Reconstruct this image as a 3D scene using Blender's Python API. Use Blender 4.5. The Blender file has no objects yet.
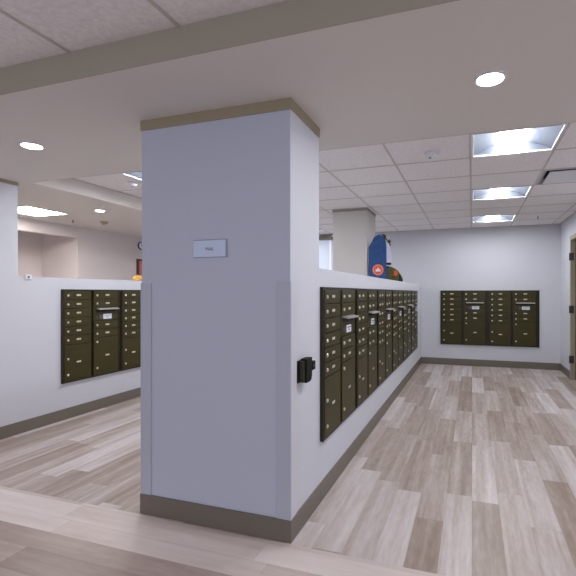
import bpy, bmesh, math, random
from mathutils import Vector, Matrix
random.seed(4)
S = bpy.context.scene
C = S.collection

# ---------------------------------------------------------------- camera
CAM_H = 1.27
YAW = math.atan((472 - 336) / 419.018)
cam_d = bpy.data.cameras.new('camera'); cam = bpy.data.objects.new('camera', cam_d); C.objects.link(cam)
cam.location = (0, 0, CAM_H)
cam.rotation_euler = (math.radians(90), 0, YAW)
cam_d.sensor_width = 36; cam_d.sensor_fit = 'HORIZONTAL'
cam_d.lens = 36 * 419.018 / 576
cam_d.shift_x = -48 / 576
cam_d.shift_y = 5 / 576
cam_d.clip_start = 0.02
S.camera = cam

# ---------------------------------------------------------------- world, exposure
W = bpy.data.worlds.new('world'); S.world = W; W.use_nodes = True
bg = W.node_tree.nodes['Background']
bg.inputs[0].default_value = (0.80, 0.84, 1.0, 1); bg.inputs[1].default_value = 0.60
S.view_settings.view_transform = 'Standard'
S.view_settings.look = 'None'
S.view_settings.gamma = 1
S.view_settings.use_curve_mapping = False
S.view_settings.exposure = 0.56
LAMP = 34.0          # troffer diffuser emission
DOWN = 200.0
LAMP_ADDED = 4.0          # emission of the added, unseen lobby lamps

# ---------------------------------------------------------------- materials
def nt(name):
    m = bpy.data.materials.new(name); m.use_nodes = True
    return m, m.node_tree, m.node_tree.nodes['Principled BSDF']

def mat(name, col, rough=0.6, metal=0.0, bump=0.0, bscale=80, var=0.0, vscale=3, emit=None, es=0, spec=None):
    m, t, b = nt(name)
    b.inputs['Base Color'].default_value = (*col, 1)
    b.inputs['Roughness'].default_value = rough
    b.inputs['Metallic'].default_value = metal
    if spec is not None: b.inputs['Specular IOR Level'].default_value = spec
    tc = t.nodes.new('ShaderNodeTexCoord')
    if var:
        n = t.nodes.new('ShaderNodeTexNoise'); n.inputs['Scale'].default_value = vscale; n.inputs['Detail'].default_value = 5
        t.links.new(tc.outputs['Object'], n.inputs['Vector'])
        r = t.nodes.new('ShaderNodeValToRGB')
        r.color_ramp.elements[0].position = 0.3; r.color_ramp.elements[1].position = 0.7
        r.color_ramp.elements[0].color = (*[c * (1 - var) for c in col], 1)
        r.color_ramp.elements[1].color = (*[min(1, c * (1 + var)) for c in col], 1)
        t.links.new(n.outputs['Fac'], r.inputs['Fac']); t.links.new(r.outputs['Color'], b.inputs['Base Color'])
    if bump:
        n = t.nodes.new('ShaderNodeTexNoise'); n.inputs['Scale'].default_value = bscale; n.inputs['Detail'].default_value = 3
        t.links.new(tc.outputs['Object'], n.inputs['Vector'])
        bp = t.nodes.new('ShaderNodeBump'); bp.inputs['Strength'].default_value = bump; bp.inputs['Distance'].default_value = 0.004
        t.links.new(n.outputs['Fac'], bp.inputs['Height']); t.links.new(bp.outputs['Normal'], b.inputs['Normal'])
    if emit:
        b.inputs['Emission Color'].default_value = (*emit, 1); b.inputs['Emission Strength'].default_value = es
    return m

def plank_mat(name, along, ramp, w, L, rough=0.38):
    """vinyl planks: 'along' is the axis (0=x, 1=y) the planks run on"""
    m, t, b = nt(name)
    N = t.nodes.new; K = t.links.new
    tc = N('ShaderNodeTexCoord'); sp = N('ShaderNodeSeparateXYZ'); K(tc.outputs['Object'], sp.inputs[0])
    across, run = (sp.outputs[0], sp.outputs[1]) if along == 1 else (sp.outputs[1], sp.outputs[0])
    def mth(op, a, bb=None):
        n = N('ShaderNodeMath'); n.operation = op
        for i, v in enumerate((a, bb)):
            if v is None: continue
            if isinstance(v, (int, float)): n.inputs[i].default_value = v
            else: K(v, n.inputs[i])
        return n.outputs[0]
    rw = mth('DIVIDE', across, w); row = mth('FLOOR', rw); fr = mth('FRACT', rw)
    wn = N('ShaderNodeTexWhiteNoise'); wn.noise_dimensions = '1D'; K(row, wn.inputs['W'])
    off = mth('MULTIPLY', wn.outputs['Value'], 7.3)
    rl = mth('ADD', mth('DIVIDE', run, L), off); idx = mth('FLOOR', rl); fl = mth('FRACT', rl)
    cv = N('ShaderNodeCombineXYZ'); K(row, cv.inputs[0]); K(idx, cv.inputs[1])
    w2 = N('ShaderNodeTexWhiteNoise'); w2.noise_dimensions = '2D'; K(cv.outputs[0], w2.inputs['Vector'])
    # grain: noise stretched along the plank, shifted for each plank
    cg = N('ShaderNodeCombineXYZ')
    K(mth('ADD', mth('MULTIPLY', across, 16.0), mth('MULTIPLY', w2.outputs['Value'], 53.0)), cg.inputs[0])
    K(mth('MULTIPLY', run, 1.7), cg.inputs[1]); K(mth('MULTIPLY', idx, 3.1), cg.inputs[2])
    g = N('ShaderNodeTexNoise'); g.inputs['Scale'].default_value = 1.0; g.inputs['Detail'].default_value = 6; g.inputs['Roughness'].default_value = 0.62
    K(cg.outputs[0], g.inputs['Vector'])
    g2 = N('ShaderNodeTexNoise'); g2.inputs['Scale'].default_value = 9.0; g2.inputs['Detail'].default_value = 5
    cg2 = N('ShaderNodeCombineXYZ'); K(mth('MULTIPLY', across, 6.0), cg2.inputs[0]); K(mth('MULTIPLY', run, 1.2), cg2.inputs[1]); K(mth('MULTIPLY', w2.outputs['Value'], 20), cg2.inputs[2])
    K(cg2.outputs[0], g2.inputs['Vector'])
    cs = N('ShaderNodeCombineXYZ'); K(mth('ADD', mth('MULTIPLY', across, 21.0), mth('MULTIPLY', w2.outputs['Value'], 91.0)), cs.inputs[0])
    K(mth('MULTIPLY', run, 0.55), cs.inputs[1]); K(mth('MULTIPLY', idx, 5.3), cs.inputs[2])
    g3 = N('ShaderNodeTexNoise'); g3.inputs['Scale'].default_value = 1.0; g3.inputs['Detail'].default_value = 2; K(cs.outputs[0], g3.inputs['Vector'])
    v = mth('ADD', mth('MULTIPLY', w2.outputs['Value'], 0.53), mth('MULTIPLY', g.outputs['Fac'], 0.70))
    v = mth('ADD', v, mth('MULTIPLY', mth('SUBTRACT', g3.outputs['Fac'], 0.5), 0.58))
    v = mth('ADD', v, mth('MULTIPLY', g2.outputs['Fac'], 0.32))
    v = mth('SUBTRACT', v, 0.26)
    r = N('ShaderNodeValToRGB'); e = r.color_ramp.elements
    e[0].position = ramp[0][0]; e[0].color = (*ramp[0][1], 1); e[1].position = ramp[-1][0]; e[1].color = (*ramp[-1][1], 1)
    for p, c in ramp[1:-1]:
        q = e.new(p); q.color = (*c, 1)
    K(v, r.inputs['Fac'])
    # seams
    ed = mth('MINIMUM', mth('MULTIPLY', mth('MINIMUM', fr, mth('SUBTRACT', 1.0, fr)), w), mth('MULTIPLY', mth('MINIMUM', fl, mth('SUBTRACT', 1.0, fl)), L))
    seam = mth('LESS_THAN', ed, 0.0011)
    mx = N('ShaderNodeMix'); mx.data_type = 'RGBA'; mx.blend_type = 'MULTIPLY'
    K(mth('MULTIPLY', seam, 0.35), mx.inputs['Factor']); K(r.outputs['Color'], mx.inputs[6]); mx.inputs[7].default_value = (0.3, 0.25, 0.22, 1)
    K(mx.outputs[2], b.inputs['Base Color'])
    b.inputs['Roughness'].default_value = rough
    bp = N('ShaderNodeBump'); bp.inputs['Strength'].default_value = 0.12; bp.inputs['Distance'].default_value = 0.002
    K(g.outputs['Fac'], bp.inputs['Height']); K(bp.outputs['Normal'], b.inputs['Normal'])
    return m

M = {}
M['wall'] = mat('wall_paint', (0.635, 0.64, 0.69), 0.75, bump=0.08, bscale=160)
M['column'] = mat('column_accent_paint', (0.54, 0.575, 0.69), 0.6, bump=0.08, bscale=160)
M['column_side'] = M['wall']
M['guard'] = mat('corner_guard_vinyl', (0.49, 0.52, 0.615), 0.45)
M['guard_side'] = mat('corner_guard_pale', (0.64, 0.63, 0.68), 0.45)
M['gyp'] = mat('gypsum_ceiling_paint', (0.72, 0.675, 0.625), 0.85, bump=0.05, bscale=120)
M['tile'] = mat('acoustic_tile', (0.87, 0.825, 0.81), 0.9, bump=0.5, bscale=130, var=0.07, vscale=45)
M['tbar'] = mat('ceiling_grid_metal', (0.58, 0.52, 0.48), 0.5)
M['base'] = mat('baseboard_vinyl', (0.175, 0.15, 0.12), 0.5)
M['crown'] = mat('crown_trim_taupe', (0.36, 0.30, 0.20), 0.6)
M['crown_pale'] = mat('crown_trim_pale', (0.36, 0.33, 0.27), 0.6)
M['bronze'] = mat('dark_bronze_enamel', (0.043, 0.034, 0.003), 0.42, metal=0.1, var=0.1, vscale=9, spec=0.42)
M['bronze_frame'] = mat('dark_bronze_frame', (0.022, 0.017, 0.006), 0.45, metal=0.2)
M['chrome'] = mat('brushed_steel', (0.72, 0.68, 0.6), 0.35, metal=0.7)
M['plate'] = mat('number_plate', (0.66, 0.61, 0.47), 0.4, metal=0.2)
M['hood'] = mat('slot_hood_grey', (0.50, 0.47, 0.48), 0.35, metal=0.3)
M['white'] = mat('white_plastic', (0.78, 0.78, 0.82), 0.4)
M['label'] = mat('white_label', (0.75, 0.77, 0.86), 0.5)
M['ink'] = mat('dark_ink', (0.03, 0.035, 0.07), 0.6)
M['black'] = mat('black_plastic', (0.005, 0.006, 0.003), 0.55, spec=0.25)
M['gap'] = mat('dark_recess', (0.010, 0.008, 0.003), 0.6)
M['notice'] = mat('dim_purple_plate', (0.10, 0.07, 0.09), 0.5)
M['beige'] = mat('warm_beige_paint', (0.68, 0.61, 0.59), 0.75, bump=0.08, bscale=160)
M['rim'] = mat('white_enamel', (0.8, 0.8, 0.83), 0.4)
M['refl'] = mat('troffer_reflector', (0.085, 0.097, 0.125), 0.7)  # dark blue-grey puts the wings' dimmer light into the colour
M['lamp'] = mat('lit_diffuser', (0.9, 0.9, 0.9), 0.5, emit=(0.93, 0.96, 1.0), es=LAMP)
M['lamp_front'] = mat('lit_lobby_diffuser', (0.9, 0.9, 0.9), 0.5, emit=(1.0, 0.93, 0.85), es=LAMP_ADDED)
M['down'] = mat('lit_downlight', (0.9, 0.9, 0.9), 0.5, emit=(0.95, 0.96, 1.0), es=DOWN)
M['frame_door'] = mat('door_frame_taupe', (0.40, 0.35, 0.27), 0.5)
M['leaf'] = mat('dark_wood_veneer', (0.045, 0.032, 0.008), 0.45, var=0.3, vscale=6)
M['hinge'] = mat('aged_metal', (0.10, 0.08, 0.09), 0.4, metal=0.6)
M['sign'] = mat('pale_blue_acrylic', (0.60, 0.70, 0.90), 0.25)
M['signback'] = mat('clear_grey_acrylic', (0.30, 0.36, 0.46), 0.2)
M['glow_sky'] = mat('bright_window_glass', (0.8, 0.85, 1.0), 0.3, emit=(0.74, 0.82, 1.0), es=0.6)
M['blind'] = mat('vertical_blind', (0.62, 0.66, 0.75), 0.6, emit=(0.78, 0.84, 1.0), es=0.10)  # faint slat glow stands for daylight coming through them
M['valance'] = mat('valance_taupe', (0.25, 0.22, 0.16), 0.6)
M['blue'] = mat('blue_canvas', (0.022, 0.075, 0.23), 0.75, bump=0.3, bscale=300, var=0.25, vscale=30)
M['orange'] = mat('orange_print', (0.85, 0.11, 0.02), 0.6)
M['orange_pale'] = mat('pale_orange_print', (0.85, 0.32, 0.18), 0.6)
M['bagside'] = mat('pale_bag_side', (0.62, 0.66, 0.82), 0.6)
M['dark_fab'] = mat('black_fabric', (0.012, 0.011, 0.010), 0.8)
M['cream'] = mat('cream_fabric', (0.55, 0.52, 0.42), 0.8)
M['olive'] = mat('olive_fabric', (0.105, 0.095, 0.032), 0.85, bump=0.4, bscale=250, var=0.3, vscale=25)
M['redbrown'] = mat('red_brown_panel', (0.62, 0.20, 0.12), 0.5, var=0.15, vscale=12)
M['redframe'] = mat('dark_red_frame', (0.10, 0.02, 0.012), 0.5)
M['amber'] = mat('amber_glaze', (0.90, 0.46, 0.08), 0.3, var=0.15, vscale=20)
M['brownish'] = mat('tan_plastic', (0.42, 0.36, 0.24), 0.5)

M['plank'] = plank_mat('greige_vinyl_planks', 1,
    [(0.12, (0.290, 0.212, 0.165)), (0.40, (0.425, 0.345, 0.300)), (0.62, (0.554, 0.482, 0.455)), (0.9, (0.700, 0.640, 0.640))], 0.152, 0.98)
M['plank_front'] = plank_mat('taupe_vinyl_planks', 0,
    [(0.1, (0.264, 0.191, 0.158)), (0.5, (0.363, 0.277, 0.238)), (0.95, (0.488, 0.396, 0.363))], 0.152, 1.22)
M['plank_band'] = plank_mat('pale_vinyl_planks', 0,
    [(0.1, (0.528, 0.436, 0.389)), (0.5, (0.660, 0.561, 0.521)), (0.95, (0.752, 0.673, 0.647))], 0.1475, 1.22)

# ---------------------------------------------------------------- helpers
def box(bm, x0, x1, y0, y1, z0, z1, bev=0.0, seg=2):
    g = bmesh.ops.create_cube(bm, size=1)['verts']
    for v in g:
        v.co = Vector(((x0 + x1) / 2 + v.co.x * (x1 - x0), (y0 + y1) / 2 + v.co.y * (y1 - y0), (z0 + z1) / 2 + v.co.z * (z1 - z0)))
    if bev:
        es = set(e for v in g for e in v.link_edges)
        bmesh.ops.bevel(bm, geom=list(es), offset=bev, segments=seg, affect='EDGES', profile=0.5)

def cyl(bm, c, axis, r1, r2, d, n=24):
    """cone / cylinder starting at c, going d along axis"""
    a = Vector(axis).normalized()
    q = a.to_track_quat('Z', 'Y').to_matrix().to_4x4()
    bmesh.ops.create_cone(bm, cap_ends=True, segments=n, radius1=r1, radius2=r2, depth=d,
                          matrix=Matrix.Translation(Vector(c) + a * d / 2) @ q)

def lathe(bm, prof, n=32, c=(0, 0, 0)):
    rings = []
    for r, z in prof:
        rings.append([bm.verts.new((c[0] + r * math.cos(2 * math.pi * k / n), c[1] + r * math.sin(2 * math.pi * k / n), c[2] + z)) for k in range(n)])
    for a, b in zip(rings, rings[1:]):
        for k in range(n):
            bm.faces.new((a[k], a[(k + 1) % n], b[(k + 1) % n], b[k]))
    if prof[0][0] > 1e-5: bm.faces.new(rings[0][::-1])
    if prof[-1][0] > 1e-5: bm.faces.new(rings[-1])
    bmesh.ops.remove_doubles(bm, verts=bm.verts[:], dist=1e-5)

def prism(bm, pts, y0, y1):
    """outline in x,z extruded from y0 to y1"""
    a = [bm.verts.new((x, y0, z)) for x, z in pts]; b = [bm.verts.new((x, y1, z)) for x, z in pts]
    bm.faces.new(a); bm.faces.new(b[::-1])
    n = len(pts)
    for k in range(n): bm.faces.new((a[k], b[k], b[(k + 1) % n], a[(k + 1) % n]))

def obj(name, bm, m, parent=None, loc=None, smooth=False):
    bmesh.ops.recalc_face_normals(bm, faces=bm.faces[:])
    me = bpy.data.meshes.new(name); bm.to_mesh(me); bm.free()
    me.materials.append(m)
    if smooth:
        for p in me.polygons: p.use_smooth = True
    o = bpy.data.objects.new(name, me); C.objects.link(o)
    if parent: o.parent = parent
    if loc: o.location = loc
    return o

def bx(name, dims, m, parent=None, bev=0.0):
    bm = bmesh.new()
    for d in (dims if isinstance(dims[0], (tuple, list)) else [dims]): box(bm, *d, bev=bev)
    return obj(name, bm, m, parent)

def struct(name, dims, m, parent=None, bev=0.0):
    o = bx(name, dims, m, parent, bev)
    if not parent: o['kind'] = 'structure'
    return o

def thing(name, label, cat, loc=(0, 0, 0), rz=0, group=None):
    o = bpy.data.objects.new(name, None); C.objects.link(o)
    o.location = loc; o.rotation_euler = (0, 0, rz); o.empty_display_size = 0.05
    o['label'] = label; o['category'] = cat
    if group: o['group'] = group
    return o

def dup(root, loc, rz, label, scale=(1, 1, 1)):
    def rec(o, parent):
        c = o.copy(); C.objects.link(c)
        if parent: c.parent = parent
        for ch in list(o.children): rec(ch, c)
        return c
    r = rec(root, None)
    r.location = loc; r.rotation_euler = (0, 0, rz); r.scale = scale; r['label'] = label
    return r

def text(name, s, size, m, parent, loc, rot, depth=0.0006):
    cu = bpy.data.curves.new(name, 'FONT'); cu.body = s; cu.size = size; cu.align_x = 'CENTER'; cu.align_y = 'CENTER'; cu.extrude = depth
    t = bpy.data.objects.new(name, cu); C.objects.link(t)
    dg = bpy.context.evaluated_depsgraph_get()
    me = bpy.data.meshes.new_from_object(t.evaluated_get(dg))
    bpy.data.objects.remove(t)
    me.materials.clear(); me.materials.append(m)
    o = bpy.data.objects.new(name, me); C.objects.link(o); o.parent = parent; o.location = loc; o.rotation_euler = rot
    return o

# ---------------------------------------------------------------- main dimensions
GYP = 2.262      # gypsum ceiling
ACT = 2.40       # acoustic ceiling of the corridors
ACT_F = 2.392    # acoustic ceiling of the near lobby
YS = 1.48        # near edge of the gypsum band
YG = 2.733       # far edge of the gypsum band
XP = -0.879      # long mailbox wall face
XL = -3.885      # left mailbox wall face
XR = 1.381       # right wall
YF = 7.68        # far wall
TOP = 1.42       # half walls
BB = 0.115
CX0, CX1, CY0, CY1 = -1.812, -0.879, 1.955, 2.375
XB = -5.62       # back wall of the left room
XA = -6.35       # alcove back
Y_AL = 4.78
XREC = -3.76     # face of the bulkhead above the left half wall
XW = -8.0

# floor
def plane_obj(name, x0, x1, y0, y1, m):
    return struct(name, (x0, x1, y0, y1, -0.05, 0.0), m)
plane_obj('floor', XW, 3.2, 1.942, 9.0, M['plank'])
o = plane_obj('floor_border', XW, 3.2, 1.647, 1.942, M['plank_band'])
plane_obj('floor_front', XW, 3.2, -2.6, 1.647, M['plank_front'])

# ceilings
struct('ceiling', [(XW, 3.2, YS, YG, GYP, GYP + 0.30), (XW, XREC, YG, 9.0, GYP, GYP + 0.30)], M['gyp'])
struct('ceiling_edge', (XW, 3.2, YS - 0.004, YS, GYP, ACT_F), mat('soffit_paint_taupe', (0.40, 0.365, 0.29), 0.8, bump=0.05, bscale=120))  # face darker and more olive than the gypsum ceiling

PX, PY, X0T, Y0T = 0.63, 0.565, -0.012, 3.12
TROFFERS = [(0, 0), (0, 3), (0, 6)]                      # cells (i, j) of the right corridor
TROFFERS_L = [(-5, 0), (-5, 3), (-5, 6)]                 # left corridor
VENTS = [(1, 2)]
def cell(i, j): return X0T + i * PX, X0T + (i + 1) * PX, Y0T + j * PY, Y0T + (j + 1) * PY
def tiles(name, x0, x1, y0, y1, z, cells_open, px, py, ox, oy):
    bm = bmesh.new()
    for i in range(math.floor((x0 - ox) / px) - 1, math.ceil((x1 - ox) / px) + 1):
        for j in range(math.floor((y0 - oy) / py) - 1, math.ceil((y1 - oy) / py) + 1):
            a, b, c, d = ox + i * px, ox + (i + 1) * px, oy + j * py, oy + (j + 1) * py
            a, b, c, d = max(a, x0), min(b, x1), max(c, y0), min(d, y1)
            if b - a < 0.01 or d - c < 0.01 or (i, j) in cells_open: continue
            box(bm, a, b, c, d, z + 0.003, z + 0.02)
    o = obj(name, bm, M['tile']); o['kind'] = 'structure'
def bars(name, x0, x1, y0, y1, z, px, py, ox, oy, hw=0.008):
    bm = bmesh.new()
    k = math.ceil((x0 - ox) / px)
    while ox + k * px < x1:
        x = ox + k * px; box(bm, max(x - hw, x0), min(x + hw, x1), y0, y1, z, z + 0.004); k += 1
    k = math.ceil((y0 - oy) / py)
    while oy + k * py < y1:
        y = oy + k * py; box(bm, x0, x1, max(y - hw, y0), min(y + hw, y1), z - 0.0004, z + 0.0036); k += 1
    o = obj(name, bm, M['tbar']); o['kind'] = 'structure'
tiles('ceiling_tiles', XREC, XR, YG, YF, ACT, TROFFERS + TROFFERS_L + VENTS, PX, PY, X0T, Y0T)
bars('trim_1', XREC, XR, YG, YF, ACT, PX, PY, X0T, Y0T)
FX, FY, FX0, FY0 = 0.61, 1.22, -1.785, 1.48 - 1.22
FRONT_OPEN = [(1, -1), (4, -1), (-2, -1)]
tiles('ceiling_tiles_front', XW, 3.2, -2.6, YS - 0.004, ACT_F, FRONT_OPEN, FX, FY, FX0, FY0)
bars('trim_2', XW, 3.2, -2.6, YS - 0.004, ACT_F, FX, FY, FX0, FY0, 0.01)

# walls
WT = 0.12
# far wall with a window opening for the left corridor
WX0, WX1, WZ0, WZ1 = -3.55, -2.57, 0.95, 2.335
struct('wall_back', [(XL - 0.3, WX0, YF, YF + WT, 0, 2.6), (WX1, XR, YF, YF + WT, 0, 2.6),
                     (WX0, WX1, YF, YF + WT, 0, WZ0), (WX0, WX1, YF, YF + WT, WZ1, 2.6)], M['wall'])
DY0, DY1, DZ = 5.96, 6.885, 2.055
struct('wall_right', [(XR, XR + 0.14, DY1, YF + WT, 0, 2.6), (XR, XR + 0.14, 2.6, DY0, 0, 2.6), (XR, XR + 0.14, DY0, DY1, DZ, 2.6)], M['wall'])
struct('wall_left', [(XL - WT, XL, 1.30, 2.702, 0, GYP), (XL - WT, XL, 2.702, YF, 0, TOP)], M['wall'])
struct('wall_partition', [(CX0, XP, CY1, YF, 0, TOP)], M['wall'])
struct('wall_alcove', [(XA - 0.1, XA, 1.5, Y_AL, 0, GYP), (XA, XB, Y_AL, Y_AL + 0.1, 0, GYP), (XB - 0.1, XB, Y_AL + 0.1, 9.0, 0, GYP),
                       (XB - 0.1, XB, 1.5, Y_AL, 2.095, GYP)], M['beige'])
struct('wall_bulkhead', (XREC, XREC + 0.004, YG, YF, GYP, ACT + 0.003), M['gyp'])

# column, thin taupe strip around its top, guards
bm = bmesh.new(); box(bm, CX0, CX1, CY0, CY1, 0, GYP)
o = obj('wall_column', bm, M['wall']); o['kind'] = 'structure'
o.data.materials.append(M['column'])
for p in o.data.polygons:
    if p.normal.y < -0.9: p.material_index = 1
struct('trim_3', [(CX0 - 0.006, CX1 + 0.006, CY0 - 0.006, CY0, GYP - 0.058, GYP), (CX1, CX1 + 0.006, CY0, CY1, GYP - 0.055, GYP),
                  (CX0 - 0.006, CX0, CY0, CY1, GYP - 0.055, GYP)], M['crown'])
def guard(name, xs, label, side):
    t = thing(name, label, 'corner guard', (xs, CY0, BB), 0, None)
    s = side
    x0, x1 = (-0.076, 0.005) if s > 0 else (-0.005, 0.068)
    bx('front_wing', (x0, x1, -0.006, -0.0005, 0, 1.213), M['guard'], t, 0.0015)
    if s > 0: bx('side_wing', (0.0005, 0.006, -0.0005, 0.072, 0, 1.213), M['guard_side'], t, 0.0015)
    else: bx('side_wing', (-0.006, -0.0005, -0.0005, 0.068, 0, 1.213), M['guard_side'], t, 0.0015)
guard('corner_guard', CX1, 'grey vinyl corner guard on the column edge beside the black wall device', 1)
guard('corner_guard', CX0, 'grey vinyl corner guard on the left edge of the blue-grey column', -1)

# baseboards
T = 0.008
struct('baseboard_column', [(CX0 - T, CX1 + T, CY0 - T, CY0, 0, BB), (CX0 - T, CX0, CY0, YF, 0, BB), (CX1, CX1 + T, CY0, CY1, 0, BB)], M['base'], bev=0.002)
struct('baseboard_partition', (XP, XP + T, CY1, YF, 0, BB), M['base'], bev=0.002)
struct('baseboard_back', [(XP + T, XR, YF - T, YF, 0, BB), (XL, CX0 - T, YF - T, YF, 0, BB)], M['base'], bev=0.002)
struct('baseboard_right', [(XR - T, XR, DY1 + 0.05, YF - T, 0, BB), (XR - T, XR, 2.6, DY0 - 0.05, 0, BB)], M['base'], bev=0.002)
struct('baseboard_left', (XL, XL + T, 1.3, YF - T, 0, BB - 0.005), M['base'], bev=0.002)
# pale perimeter angles under the acoustic ceilings, thin taupe strip at the pier top
struct('trim_4', [(XP - 3.2, XR, YF - 0.02, YF, ACT - 0.004, ACT + 0.002), (XR - 0.02, XR, YG, YF - 0.02, ACT - 0.004, ACT + 0.002),
                  (XREC, XREC + 0.02, YG, YF - 0.02, ACT - 0.004, ACT + 0.002)], M['tbar'])
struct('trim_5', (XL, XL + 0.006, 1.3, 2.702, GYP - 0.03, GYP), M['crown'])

# square pillar standing behind the long half wall
struct('wall_pillar', (-1.80, -1.322, 5.41, 5.90, TOP, ACT), mat('pillar_paint', (0.62, 0.59, 0.56), 0.75, bump=0.08, bscale=160))
struct('trim_6', [(-1.806, -1.316, 5.404, 5.41, ACT - 0.035, ACT), (-1.322, -1.316, 5.41, 5.90, ACT - 0.035, ACT)], M['crown_pale'])  # thin pale taupe strip around the pillar top

# ---------------------------------------------------------------- window with vertical blinds
wn = bpy.data.objects.new('window_1', None); C.objects.link(wn); wn.location = (0, YF, 0); wn['kind'] = 'structure'
fw = 0.04
bx('window_frame', [(WX0, WX0 + fw, 0.03, 0.09, WZ0, WZ1), (WX1 - fw, WX1, 0.03, 0.09, WZ0, WZ1), (WX0 + fw, WX1 - fw, 0.03, 0.09, WZ0, WZ0 + fw),
                    (WX0 + fw, WX1 - fw, 0.03, 0.09, WZ1 - fw, WZ1), ((WX0 + WX1) / 2 - 0.02, (WX0 + WX1) / 2 + 0.02, 0.03, 0.09, WZ0 + fw, WZ1 - fw)], M['rim'], wn)
bx('pane', (WX0 + fw, WX1 - fw, 0.055, 0.065, WZ0 + fw, WZ1 - fw), M['glow_sky'], wn)
bt = thing('vertical_blinds', 'white vertical blinds hanging over the bright window behind the half wall', 'blinds', ((WX0 + WX1) / 2, YF, WZ1))
hw = (WX1 - WX0) / 2
bx('valance', (-hw - 0.02, hw + 0.02, -0.09, -0.005, -0.045, 0.02), M['valance'], bt, 0.004)
bm = bmesh.new()
k = -hw + 0.045
while k < hw - 0.01:
    g0 = len(bm.verts)
    box(bm, k - 0.040, k + 0.040, -0.0012, 0.0012, WZ0 - WZ1 - 0.02, -0.04)
    bm.verts.ensure_lookup_table()
    bmesh.ops.rotate(bm, verts=bm.verts[g0:], cent=(k, 0, 0), matrix=Matrix.Rotation(math.radians(22), 3, 'Z'))
    bmesh.ops.translate(bm, verts=bm.verts[g0:], vec=(0, -0.045, 0))
    k += 0.078
obj('blind_slats', bm, M['blind'], bt)

# ---------------------------------------------------------------- door in the right wall
dr = bpy.data.objects.new('door_1', None); C.objects.link(dr); dr.location = (XR, (DY0 + DY1) / 2, 0); dr['kind'] = 'structure'
h = (DY1 - DY0) / 2
bx('door_frame', [(-0.012, 0.135, h - 0.012, h + 0.0, 0, DZ), (-0.012, 0.0, h, h + 0.045, 0, DZ + 0.045), (-0.012, 0.135, -h, -h + 0.012, 0, DZ),
                  (-0.012, 0.0, -h - 0.045, -h, 0, DZ + 0.045), (-0.012, 0.135, -h + 0.012, h - 0.012, DZ - 0.012, DZ), (-0.012, 0, -h, h, DZ, DZ + 0.045)], M['frame_door'], dr)
lf = bx('door_leaf', (0.048, 0.090, -h + 0.014, h - 0.014, 0.008, DZ - 0.014), M['leaf'], dr)
for z in (0.30, 1.03, 1.80):
    bm = bmesh.new()
    cyl(bm, (-0.022, h - 0.004, z - 0.055), (0, 0, 1), 0.010, 0.010, 0.11, 12)
    box(bm, -0.018, 0.03, h - 0.0165, h - 0.0125, z - 0.055, z + 0.055)
    obj('hinge', bm, M['hinge'], dr)
bm = bmesh.new(); cyl(bm, (0.0, -h + 0.08, 1.0), (1, 0, 0), 0.011, 0.011, 0.047, 12); box(bm, -0.012, 0.002, -h + 0.07, -h + 0.19, 0.99, 1.01, 0.003)
obj('door_handle', bm, M['chrome'], dr)

# ---------------------------------------------------------------- ceiling lights
def troffer(x0, x1, y0, y1, z, label, proto=None, lm='lamp', deep=0.075, g='recessed square ceiling lights'):
    cxx, cyy = (x0 + x1) / 2, (y0 + y1) / 2
    if proto: return dup(proto, (cxx, cyy, z), 0, label)
    t = thing('ceiling_light', label, 'ceiling light', (cxx, cyy, z), 0, g)
    hx, hy = (x1 - x0) / 2 - 0.009, (y1 - y0) / 2 - 0.009
    r = 0.016
    bx('frame', [(-hx, -hx + r, -hy, hy, -0.004, 0.012), (hx - r, hx, -hy, hy, -0.004, 0.012), (-hx + r, hx - r, -hy, -hy + r, -0.004, 0.012), (-hx + r, hx - r, hy - r, hy, -0.004, 0.012)], M['rim'], t, 0.002)
    ix, iy = hx - r, hy - r
    cw = ix * 0.35
    bm = bmesh.new()
    for s in (-1, 1):                                     # curved reflector wings
        prev = None
        for k in range(9):
            a = k / 8
            x = s * (ix + (cw - ix) * a); zz = 0.004 + deep * math.sin(a * math.pi / 2) ** 1.0
            cur = [bm.verts.new((x, -iy, zz)), bm.verts.new((x, iy, zz))]
            if prev: bm.faces.new((prev[0], prev[1], cur[1], cur[0]))
            prev = cur
    for s in (-1, 1):                                     # end plates
        bm.faces.new([bm.verts.new(p) for p in ((-ix, s * iy, 0.002), (ix, s * iy, 0.002), (ix, s * iy, deep + 0.01), (-ix, s * iy, deep + 0.01))])
    bm.faces.new([bm.verts.new(p) for p in ((-ix, -iy, deep + 0.01), (ix, -iy, deep + 0.01), (ix, iy, deep + 0.01), (-ix, iy, deep + 0.01))])
    obj('reflector', bm, M['refl'], t, smooth=False)
    bm = bmesh.new()
    pts = []
    for k in range(11):
        a = math.pi * k / 10
        pts.append((-cw * math.cos(a), 0.055 - 0.038 * math.sin(a)))
    pts += [(cw, deep), (-cw, deep)]
    prism(bm, pts, -iy + 0.012, iy - 0.001)
    obj('diffuser', bm, M[lm], t)
    return t
names = ['nearest recessed square light in the right corridor ceiling, the largest lit panel',
         'middle one of three lit ceiling panels in the right corridor',
         'farthest of three lit ceiling panels in the right corridor']
L0 = None
for (i, j), n in zip(TROFFERS, names):
    t = troffer(*cell(i, j), ACT, n, L0); L0 = L0 or t
names = ['square ceiling light over the left corridor, just left of the column top',
         'middle square ceiling light of the left corridor, hidden by the column',
         'square ceiling light seen between the column and the far pillar']
for (i, j), n in zip(TROFFERS_L, names): troffer(*cell(i, j), ACT, n, L0)
def fcell(i, j): return FX0 + i * FX, FX0 + (i + 1) * FX, FY0 + j * FY, FY0 + (j + 1) * FY
L1 = None
for (i, j), n in zip(FRONT_OPEN, ['long ceiling light of the near lobby above the camera', 'long ceiling light of the near lobby on the right', 'long ceiling light of the near lobby on the left']):
    t = troffer(*fcell(i, j), ACT_F, n, L1, lm='lamp_front', g='long lobby ceiling lights'); L1 = L1 or t  # unseen lamps added to light the front area
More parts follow.
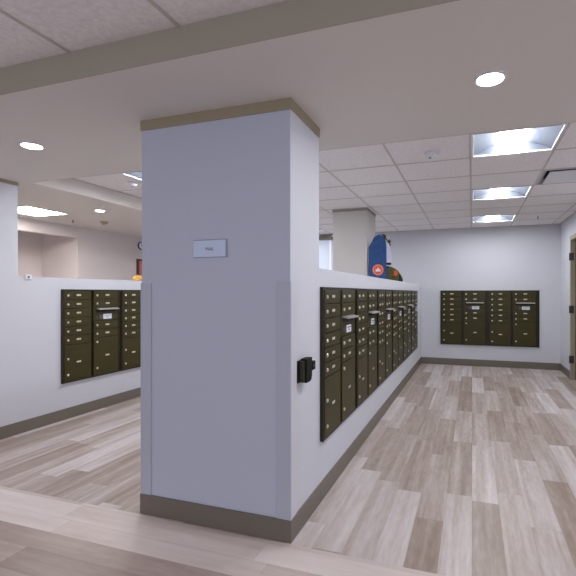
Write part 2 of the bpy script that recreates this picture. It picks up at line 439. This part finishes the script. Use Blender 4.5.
# flat panel surface light of the left room
t = thing('ceiling_light', 'flat bright ceiling panel in the room behind the left half wall', 'ceiling light', (-5.03, 3.67, GYP)); t.scale = (0.84, 0.84, 1)
bx('frame', [(-0.31, -0.29, -0.31, 0.31, -0.014, 0), (0.29, 0.31, -0.31, 0.31, -0.014, 0), (-0.29, 0.29, -0.31, -0.29, -0.014, 0), (-0.29, 0.29, 0.29, 0.31, -0.014, 0)], M['rim'], t)
bx('diffuser', (-0.289, 0.289, -0.289, 0.289, -0.009, -0.002), mat('lit_panel', (0.9, 0.9, 0.9), 0.5, emit=(1.0, 0.97, 0.94), es=26.0), t)

def downlight(x, y, z, label, r=0.056):
    t = thing('downlight', label, 'ceiling light', (x, y, z), 0, 'round recessed downlights')
    bm = bmesh.new(); lathe(bm, [(r, -0.001), (r + 0.004, -0.006), (r + 0.014, -0.004), (r + 0.016, 0.0), (r, -0.0005)], 40)
    obj('trim_ring', bm, M['rim'], t, smooth=True)
    bm = bmesh.new(); cyl(bm, (0, 0, -0.004), (0, 0, 1), r, r, 0.003, 40)
    obj('lens', bm, M['down'], t)
downlight(0.080, 2.067, GYP, 'round downlight in the smooth ceiling right of the column')
downlight(-2.820, 2.053, GYP, 'round downlight in the smooth ceiling left of the column')
downlight(-4.26, 3.92, GYP, 'small round downlight in the ceiling behind the left half wall', 0.045)
downlight(2.4, 2.06, GYP, 'round downlight in the smooth ceiling beyond the right edge')

# ---------------------------------------------------------------- ceiling devices
def detector(x, y, z, label, m, r=0.055):
    t = thing('smoke_detector', label, 'smoke detector', (x, y, z), 0, 'round ceiling smoke detectors')
    bm = bmesh.new(); lathe(bm, [(r, 0), (r, -0.010), (r * 0.93, -0.014), (0, -0.014)], 32)
    obj('base', bm, m, t, smooth=False)
    bm = bmesh.new(); lathe(bm, [(r * 0.72, -0.014), (r * 0.72, -0.026), (r * 0.55, -0.036), (r * 0.2, -0.039), (0, -0.039)], 32)
    obj('dome', bm, m, t, smooth=False)
    bm = bmesh.new(); lathe(bm, [(r * 0.16, -0.038), (r * 0.16, -0.043), (0, -0.043)], 16, (-r * 0.25, -r * 0.1, 0))
    obj('sensor_eye', bm, M['hinge'], t)
detector(-0.307, 3.456, ACT, 'white smoke detector on the tile left of the nearest lit panel', M['white'], 0.06)
detector(-3.30, 3.44, ACT, 'white smoke detector on the tiles above the left mailboxes', M['white'], 0.055)
detector(-4.866, 4.545, GYP, 'tan smoke detector on the ceiling behind the left half wall', M['brownish'], 0.055)
def sprinkler(x, y, z, label):
    t = thing('sprinkler_head', label, 'sprinkler', (x, y, z), 0, 'small ceiling sprinklers')
    bm = bmesh.new(); lathe(bm, [(0.03, 0), (0.028, -0.004), (0.012, -0.006), (0, -0.006)], 24); obj('escutcheon', bm, M['rim'], t)
    bm = bmesh.new(); cyl(bm, (0, 0, -0.006), (0, 0, -1), 0.007, 0.006, 0.03, 12); cyl(bm, (0, 0, -0.036), (0, 0, -1), 0.016, 0.016, 0.003, 16)
    obj('deflector', bm, M['hinge'], t)
sprinkler(0.921, 6.764, ACT, 'small dark sprinkler head in the right corridor ceiling')
sprinkler(-5.131, 4.291, GYP, 'small dark sprinkler head in the ceiling behind the left half wall')

# air vent
a, b, c, d = cell(*VENTS[0])
t = thing('air_vent', 'square ceiling air vent with a plaque panel beside the lit panels', 'air vent', ((a + b) / 2, (c + d) / 2, ACT))
hx, hy = (b - a) / 2 - 0.009, (d - c) / 2 - 0.009
bm = bmesh.new()
o_ = [(-hx, -hy), (hx, -hy), (hx, hy), (-hx, hy)]
r0 = [bm.verts.new((x, y, -0.002)) for x, y in o_]
r1 = [bm.verts.new((x * 0.93, y * 0.93, -0.004)) for x, y in o_]
r2 = [bm.verts.new((x * 0.80, y * 0.80, 0.045)) for x, y in o_]
for p, q in ((r0, r1), (r1, r2)):
    for k in range(4): bm.faces.new((p[k], p[(k + 1) % 4], q[(k + 1) % 4], q[k]))
obj('frame', bm, mat('vent_enamel', (0.42, 0.40, 0.38), 0.5), t)
bx('duct_recess', (-hx * 0.8, hx * 0.8, -hy * 0.8, hy * 0.8, 0.045, 0.05), M['black'], t)
bx('plaque', (-hx * 0.80, hx * 0.80, -hy * 0.80, hy * 0.80, -0.012, -0.004), M['rim'], t, 0.002)

# ---------------------------------------------------------------- mailbox units
UW, UH, P = 0.767, 0.94, 0.0905
def t_door_mesh(w, hgt, name):
    bm = bmesh.new(); box(bm, 0, w, -0.012, 0, 0.0015, hgt - 0.0015, 0.0018); 
    return bm
def mailbox():
    t = thing('mailbox_unit', 'x', 'mailbox unit', (0, 0, 0), 0, 'dark bronze wall mailbox units')
    F = 0.015; lw, gap, rw = 0.322, 0.034, 0.345
    xl0 = 0.018; xl1 = xl0 + lw; xr0 = xl1 + gap; xr1 = xr0 + rw           # xr1 = 0.737
    f = bx('frame', [(0, xl0, -0.022, -0.001, 0, UH), (xl0, UW, -0.022, -0.001, UH - F, UH), (xl0, UW, -0.022, -0.001, 0, F),
                 (xr1 + 0.020, UW, -0.010, -0.001, F, UH - F), (xl0, xr1 + 0.020, -0.0045, -0.001, F, UH - F)], M['bronze_frame'], t)
    bx('divider_gap', [(xl1 + 0.001, xr0 - 0.001, -0.0052, -0.0046, F, UH - F), (xr1 + 0.001, xr1 + 0.0198, -0.0052, -0.0046, F, UH - F)], M['gap'], t)  # near-black strips put the shade of deeper gaps into the colour
    def door(name, x0, x1, z0, z1, locks, plates, knob=()):
        bm = bmesh.new(); box(bm, x0 + 0.0015, x1 - 0.0015, -0.026, -0.005, z0 + 0.003, z1 - 0.003, 0.002)
        d = obj(name, bm, M['bronze'], t)
        for lx, lz in locks:
            bm = bmesh.new(); lathe(bm, [(0.012, 0), (0.012, 0.005), (0.009, 0.008), (0, 0.008)], 14)
            bmesh.ops.rotate(bm, verts=bm.verts[:], cent=(0, 0, 0), matrix=Matrix.Rotation(math.radians(90), 3, 'X'))
            bmesh.ops.translate(bm, verts=bm.verts[:], vec=(lx, -0.026, lz))
            obj('lock', bm, M['chrome'], d)
        for px_, pz in plates:
            bm = bmesh.new(); box(bm, px_ - 0.026, px_ + 0.026, -0.0285, -0.026, pz - 0.0085, pz + 0.0085, 0.0008)
            obj('number_plate', bm, M['plate'], d)
        return d
    zt = UH - F
    for k in range(6):
        z1 = zt - k * P; door('tenant_door', xl0, xl1, z1 - P, z1, [(xl0 + 0.042, z1 - P * 0.52)], [(xl0 + 0.168, z1 - P * 0.48)])
    z1 = zt - 6 * P
    door('parcel_door', xl0, xl1, F, z1, [(xl0 + 0.042, z1 - 0.145), (xl0 + 0.042, F + 0.062)], [(xl0 + 0.168, z1 - 0.185)])
    for z1 in (zt, zt - P, zt - 3.6 * P, zt - 4.6 * P):
        door('tenant_door', xr0, xr1, z1 - P, z1, [(xr0 + 0.045, z1 - P * 0.52)], [(xr0 + 0.185, z1 - P * 0.48)])
    z1 = zt - 2 * P; z0 = zt - 3.6 * P
    # outgoing mail compartment: recessed door, hood over its slot, white label
    bm = bmesh.new(); box(bm, xr0 + 0.0015, xr1 - 0.0015, -0.018, -0.005, z0 + 0.002, z1 - 0.002, 0.0015)
    d = obj('outgoing_door', bm, M['bronze'], t)
    bx('mail_slot', (xr0 + 0.04, xr1 - 0.04, -0.0190, -0.018, z1 - 0.045, z1 - 0.018), M['black'], d)
    bm = bmesh.new()
    vs = [(xr0 + 0.045, -0.018, z1 - 0.004), (xr1 - 0.022, -0.018, z1 - 0.004), (xr1 - 0.022, -0.060, z1 - 0.013), (xr0 + 0.045, -0.060, z1 - 0.013)]
    lo = [bm.verts.new(v) for v in vs]; hi = [bm.verts.new((v[0], v[1], v[2] - 0.010)) for v in vs]
    bm.faces.new(lo); bm.faces.new(hi[::-1])
    for k in range(4): bm.faces.new((lo[k], hi[k], hi[(k + 1) % 4], lo[(k + 1) % 4]))
    obj('slot_hood', bm, M['hood'], d)
    lb = bx('label_plate', (xr0 + 0.135, xr0 + 0.250, -0.0205, -0.018, z0 + 0.018, z0 + 0.072), M['label'], d)
    bx('notice_plate', (xr0 + 0.085, xr0 + 0.130, -0.0195, -0.018, z0 + 0.024, z0 + 0.064), M['notice'], d)
    bm = bmesh.new(); lathe(bm, [(0.009, 0), (0.009, 0.004), (0, 0.005)], 14)
    bmesh.ops.rotate(bm, verts=bm.verts[:], cent=(0, 0, 0), matrix=Matrix.Rotation(math.radians(90), 3, 'X'))
    bmesh.ops.translate(bm, verts=bm.verts[:], vec=(xr0 + 0.045, -0.018, z0 + 0.045)); obj('lock', bm, M['hinge'], d)
    tx = text('label_text', 'OUTGOING\nMAIL', 0.017, M['ink'], d, (xr0 + 0.1925, -0.0208, z0 + 0.046), (math.radians(90), 0, 0), 0.0004)
    z1 = zt - 5.6 * P
    door('parcel_door', xr0, xr1, F, z1, [(xr0 + 0.045, z1 - 0.045), (xr0 + 0.045, F + 0.075)], [(xr0 + 0.185, z1 - 0.20)])
    return t
mb = mailbox()
Z0 = 0.367
word = ['first mailbox unit of the long right wall row, nearest the column and black device',
        'second mailbox unit of the long right wall row, counted from the column',
        'third mailbox unit of the long right wall row, counted from the column',
        'fourth mailbox unit of the long right wall row, counted from the column',
        'fifth mailbox unit of the long right wall row, second from its far end',
        'sixth and last mailbox unit of the long row, nearest the corridor end wall']
R90 = math.pi / 2
mb.location = (XP, 2.39, Z0); mb.rotation_euler = (0, 0, R90); mb['label'] = word[0]
for k in range(1, 6): dup(mb, (XP, 2.39 + 0.778 * k, Z0), R90, word[k])
sc = (0.800 / UW, 1, 1.01)
dup(mb, (-0.533, YF, Z0 - 0.002), 0, 'left mailbox unit of the pair on the corridor end wall', sc)
dup(mb, (0.267, YF, Z0 - 0.002), 0, 'right mailbox unit on the corridor end wall, nearer the door', sc)
sc = (0.735 / UW, 1, 1)
dup(mb, (XL, 3.115, Z0), R90, 'mailbox unit on the left half wall, fully in view', sc)
dup(mb, (XL, 3.852, Z0), R90, 'mailbox unit on the left half wall, half hidden behind the column', sc)

# ---------------------------------------------------------------- sign on the column
t = thing('wall_sign', 'small pale blue sign plate with dark text on the column front', 'sign', (-1.350, CY0, 1.512))
bx('backing', (-0.106, 0.106, -0.004, -0.0005, -0.049, 0.049), M['signback'], t, 0.001)
bx('face', (-0.106, 0.096, -0.0065, -0.004, -0.046, 0.044), M['sign'], t, 0.001)
text('sign_text', 'MAIL', 0.024, M['ink'], t, (-0.003, -0.0068, -0.004), (R90, 0, 0), 0.0004)

# ---------------------------------------------------------------- black device on the side of the column
t = thing('wall_device', 'black box-shaped device fixed to the wall beside the nearest mailboxes', 'wall device', (CX1, 2.095, 0.855), R90); t.scale = (0.86, 0.8, 0.72)
# local x -> world +y (away from the camera), local -y -> out of the wall
bx('back_plate', (-0.075, 0.10, -0.012, -0.0005, -0.085, 0.078), M['black'], t, 0.003)
bm = bmesh.new()
pts = [(-0.03, 0.088), (0.062, 0.088), (0.062, -0.045), (0.056, -0.068), (0.042, -0.083), (0.02, -0.088), (-0.03, -0.088)]
prism(bm, pts, -0.055, -0.012)
obj('body', bm, M['black'], t)
bx('front_rib', [(-0.058, -0.03, -0.045, -0.012, -0.08, 0.075)], mat('dark_olive_plastic', (0.022, 0.022, 0.008), 0.4), t, 0.004)
bx('latch', (0.0625, 0.122, -0.057, -0.0125, -0.015, 0.052), M['black'], t, 0.005)
bx('latch_slot', (0.08, 0.1, -0.0590, -0.0572, 0.01, 0.03), M['hinge'], t)

# ---------------------------------------------------------------- white sensor on the left half wall
t = thing('wall_sensor', 'tiny white sensor with a dark eye at the near end of the left half wall', 'sensor', (XL, 2.79, 1.417), R90)
bx('housing', (-0.031, 0.031, -0.014, -0.0005, -0.022, 0.022), M['white'], t, 0.004)
bm = bmesh.new(); cyl(bm, (-0.002, -0.014, 0), (0, -1, 0), 0.009, 0.008, 0.004, 16); obj('eye', bm, M['hinge'], t)

# ---------------------------------------------------------------- tote bag and pouch on the long half wall
t = thing('tote_bag', 'tall blue bag with a round orange emblem standing against the far pillar', 'bag', (-1.185, 5.43, TOP), math.radians(9))
def arch(w, hs, ht):
    pts = [(-w, 0), (w, 0), (w, hs)]
    for k in range(1, 12):
        a = k / 12 * math.pi
        pts.append((0.018 + w * 0.80 * math.cos(a), hs + 0.035 + (ht - hs - 0.035) * math.sin(a) ** 0.9))
    pts.append((-w, hs)); return pts
bm = bmesh.new(); prism(bm, arch(0.116, 0.46, 0.615), -0.012, 0.0)
obj('front_panel', bm, M['blue'], t)
bm = bmesh.new()
pts = [(-0.112, 0.001), (0.112, 0.001), (0.112, 0.219), (0.174, 0.222), (0.176, 0.40), (0.150, 0.50), (0.02, 0.50), (-0.112, 0.44)]
prism(bm, pts, 0.0005, 0.085)
obj('side_gusset', bm, M['bagside'], t)
bx('bottom_band', (0.1165, 0.178, -0.004, 0.0, 0.2195, 0.25), M['dark_fab'], t)
bm = bmesh.new()
for k in range(9):
    a = math.pi * (0.06 + 0.58 * k / 8)
    x, z = 0.055 + 0.105 * math.cos(a), 0.47 + 0.135 * math.sin(a)
    bmesh.ops.create_uvsphere(bm, u_segments=12, v_segments=8, radius=0.026, matrix=Matrix.Translation((x, 0.03, z)))
pm, pt, pb = nt('black_cream_pattern')
ck = pt.nodes.new('ShaderNodeTexVoronoi'); ck.inputs['Scale'].default_value = 22
tcn = pt.nodes.new('ShaderNodeTexCoord'); pt.links.new(tcn.outputs['Object'], ck.inputs['Vector'])
rr = pt.nodes.new('ShaderNodeValToRGB'); rr.color_ramp.interpolation = 'CONSTANT'
rr.color_ramp.elements[0].color = (0.012, 0.012, 0.01, 1); rr.color_ramp.elements[1].position = 0.5; rr.color_ramp.elements[1].color = (0.5, 0.47, 0.38, 1)
sx = pt.nodes.new('ShaderNodeSeparateColor'); pt.links.new(ck.outputs['Color'], sx.inputs[0]); pt.links.new(sx.outputs[0], rr.inputs['Fac'])
pt.links.new(rr.outputs['Color'], pb.inputs['Base Color'])
obj('patterned_handle', bm, pm, t, smooth=True)
em = None
bm = bmesh.new(); cyl(bm, (0.006, -0.012, 0.155), (0, -1, 0), 0.073, 0.073, 0.002, 40)
em = obj('emblem', bm, M['orange'], t)
bm = bmesh.new()
n = 40
for k in range(n):
    a0, a1 = 2 * math.pi * k / n, 2 * math.pi * (k + 1) / n
    q = []
    for r, a in ((0.058, a0), (0.070, a0), (0.070, a1), (0.058, a1)):
        q.append(bm.verts.new((0.006 + r * math.cos(a), -0.0146, 0.155 + r * math.sin(a))))
    bm.faces.new(q)
bmesh.ops.remove_doubles(bm, verts=bm.verts[:], dist=1e-5)
g = bmesh.ops.extrude_face_region(bm, geom=bm.faces[:]); bmesh.ops.translate(bm, verts=[v for v in g['geom'] if isinstance(v, bmesh.types.BMVert)], vec=(0, -0.0012, 0))
obj('emblem_ring', bm, M['orange_pale'], em)
bm = bmesh.new()
prism(bm, [(-0.024, 0.132), (0.036, 0.132), (0.040, 0.156), (0.028, 0.166), (0.020, 0.160), (0.013, 0.182), (-0.001, 0.182), (-0.008, 0.160), (-0.016, 0.166), (-0.028, 0.156)], -0.0165, -0.0145)
obj('emblem_mark', bm, M['label'], em)

t = thing('fabric_pouch', 'olive green fabric pouch with an orange patch lying right of the blue bag', 'pouch', (-1.0, 5.56, TOP), math.radians(4)); t.scale = (1.2, 1, 1.03)
bm = bmesh.new()
prof = [(0, 0.205), (0.05, 0.20), (0.11, 0.18), (0.155, 0.150), (0.19, 0.105), (0.215, 0.05), (0.22, 0.0)]
for i, (x, z) in enumerate(prof): pass
rings = []
for x, z in [(-0.095, 0.212), (-0.06, 0.208), (-0.02, 0.195), (0.015, 0.175), (0.04, 0.155), (0.06, 0.125)]:
    ring = []
    for k in range(16):
        a = math.pi * k / 15
        ring.append(bm.verts.new((x, 0.055 - 0.06 * math.cos(a), 0.001 + z * math.sin(a) ** 0.6)))
    rings.append(ring)
for p, q in zip(rings, rings[1:]):
    for k in range(15): bm.faces.new((p[k], p[k + 1], q[k + 1], q[k]))
for rg in (rings[0], rings[-1]): bm.faces.new(rg)
for p, q in zip(rings, rings[1:]): bm.faces.new((p[0], q[0], q[-1], p[-1]))
body = obj('body', bm, M['olive'], t, smooth=True)
bm = bmesh.new()
prism(bm, [(0.005, 0.085), (0.036, 0.075), (0.048, 0.12), (0.028, 0.150), (0.008, 0.13)], -0.012, -0.004)
obj('orange_patch', bm, M['orange'], t)
bm = bmesh.new()
rings = []
for x, z in [(0.0605, 0.122), (0.080, 0.090), (0.098, 0.045)]:
    rings.append([bm.verts.new((x, 0.055 - 0.055 * math.cos(math.pi * k / 15), 0.001 + z * math.sin(math.pi * k / 15) ** 0.6)) for k in range(16)])
for p, q in zip(rings, rings[1:]):
    for k in range(15): bm.faces.new((p[k], p[k + 1], q[k + 1], q[k]))
    bm.faces.new((p[0], q[0], q[-1], p[-1]))
for rg in (rings[0], rings[-1]): bm.faces.new(rg)
obj('dark_tip', bm, M['dark_fab'], t)

# ---------------------------------------------------------------- left room: clock, red-brown panel, amber ornament
t = thing('wall_clock', 'small round wall clock on the back wall beside the column edge', 'clock', (XB, 6.03, 2.11), R90)
bm = bmesh.new(); cyl(bm, (0, -0.001, 0), (0, -1, 0), 0.068, 0.068, 0.02, 32); obj('rim', bm, M['hinge'], t)
bm = bmesh.new(); cyl(bm, (0, -0.021, 0), (0, -1, 0), 0.055, 0.055, 0.002, 32); obj('dial', bm, M['white'], t)
bx('hands', [(-0.004, 0.004, -0.025, -0.0232, 0, 0.04), (0, 0.03, -0.025, -0.0232, -0.003, 0.003)], M['black'], t)
t = thing('framed_panel', 'red-brown upright panel on the back wall below the clock', 'picture', (XB, 6.12, 1.44), R90)
bx('frame', [(-0.19, -0.15, -0.03, -0.001, 0, 0.43), (0.15, 0.19, -0.03, -0.001, 0, 0.43), (-0.15, 0.15, -0.03, -0.001, 0, 0.03), (-0.15, 0.15, -0.03, -0.001, 0.40, 0.43)], M['redframe'], t)
bx('picture', (-0.15, 0.15, -0.018, -0.001, 0.03, 0.40), M['redbrown'], t)
t = thing('ornament', 'small round amber ornament on the left half wall beside the column edge', 'ornament', (XL - 0.06, 4.185, TOP))
bm = bmesh.new(); lathe(bm, [(0.0, 0.001), (0.035, 0.001), (0.052, 0.02), (0.055, 0.038), (0.042, 0.058), (0.014, 0.066), (0, 0.064)], 24); obj('body', bm, M['amber'], t, smooth=True)
bm = bmesh.new(); lathe(bm, [(0.010, 0.062), (0.006, 0.078), (0, 0.079)], 12); obj('stem', bm, M['cream'], t, smooth=True)
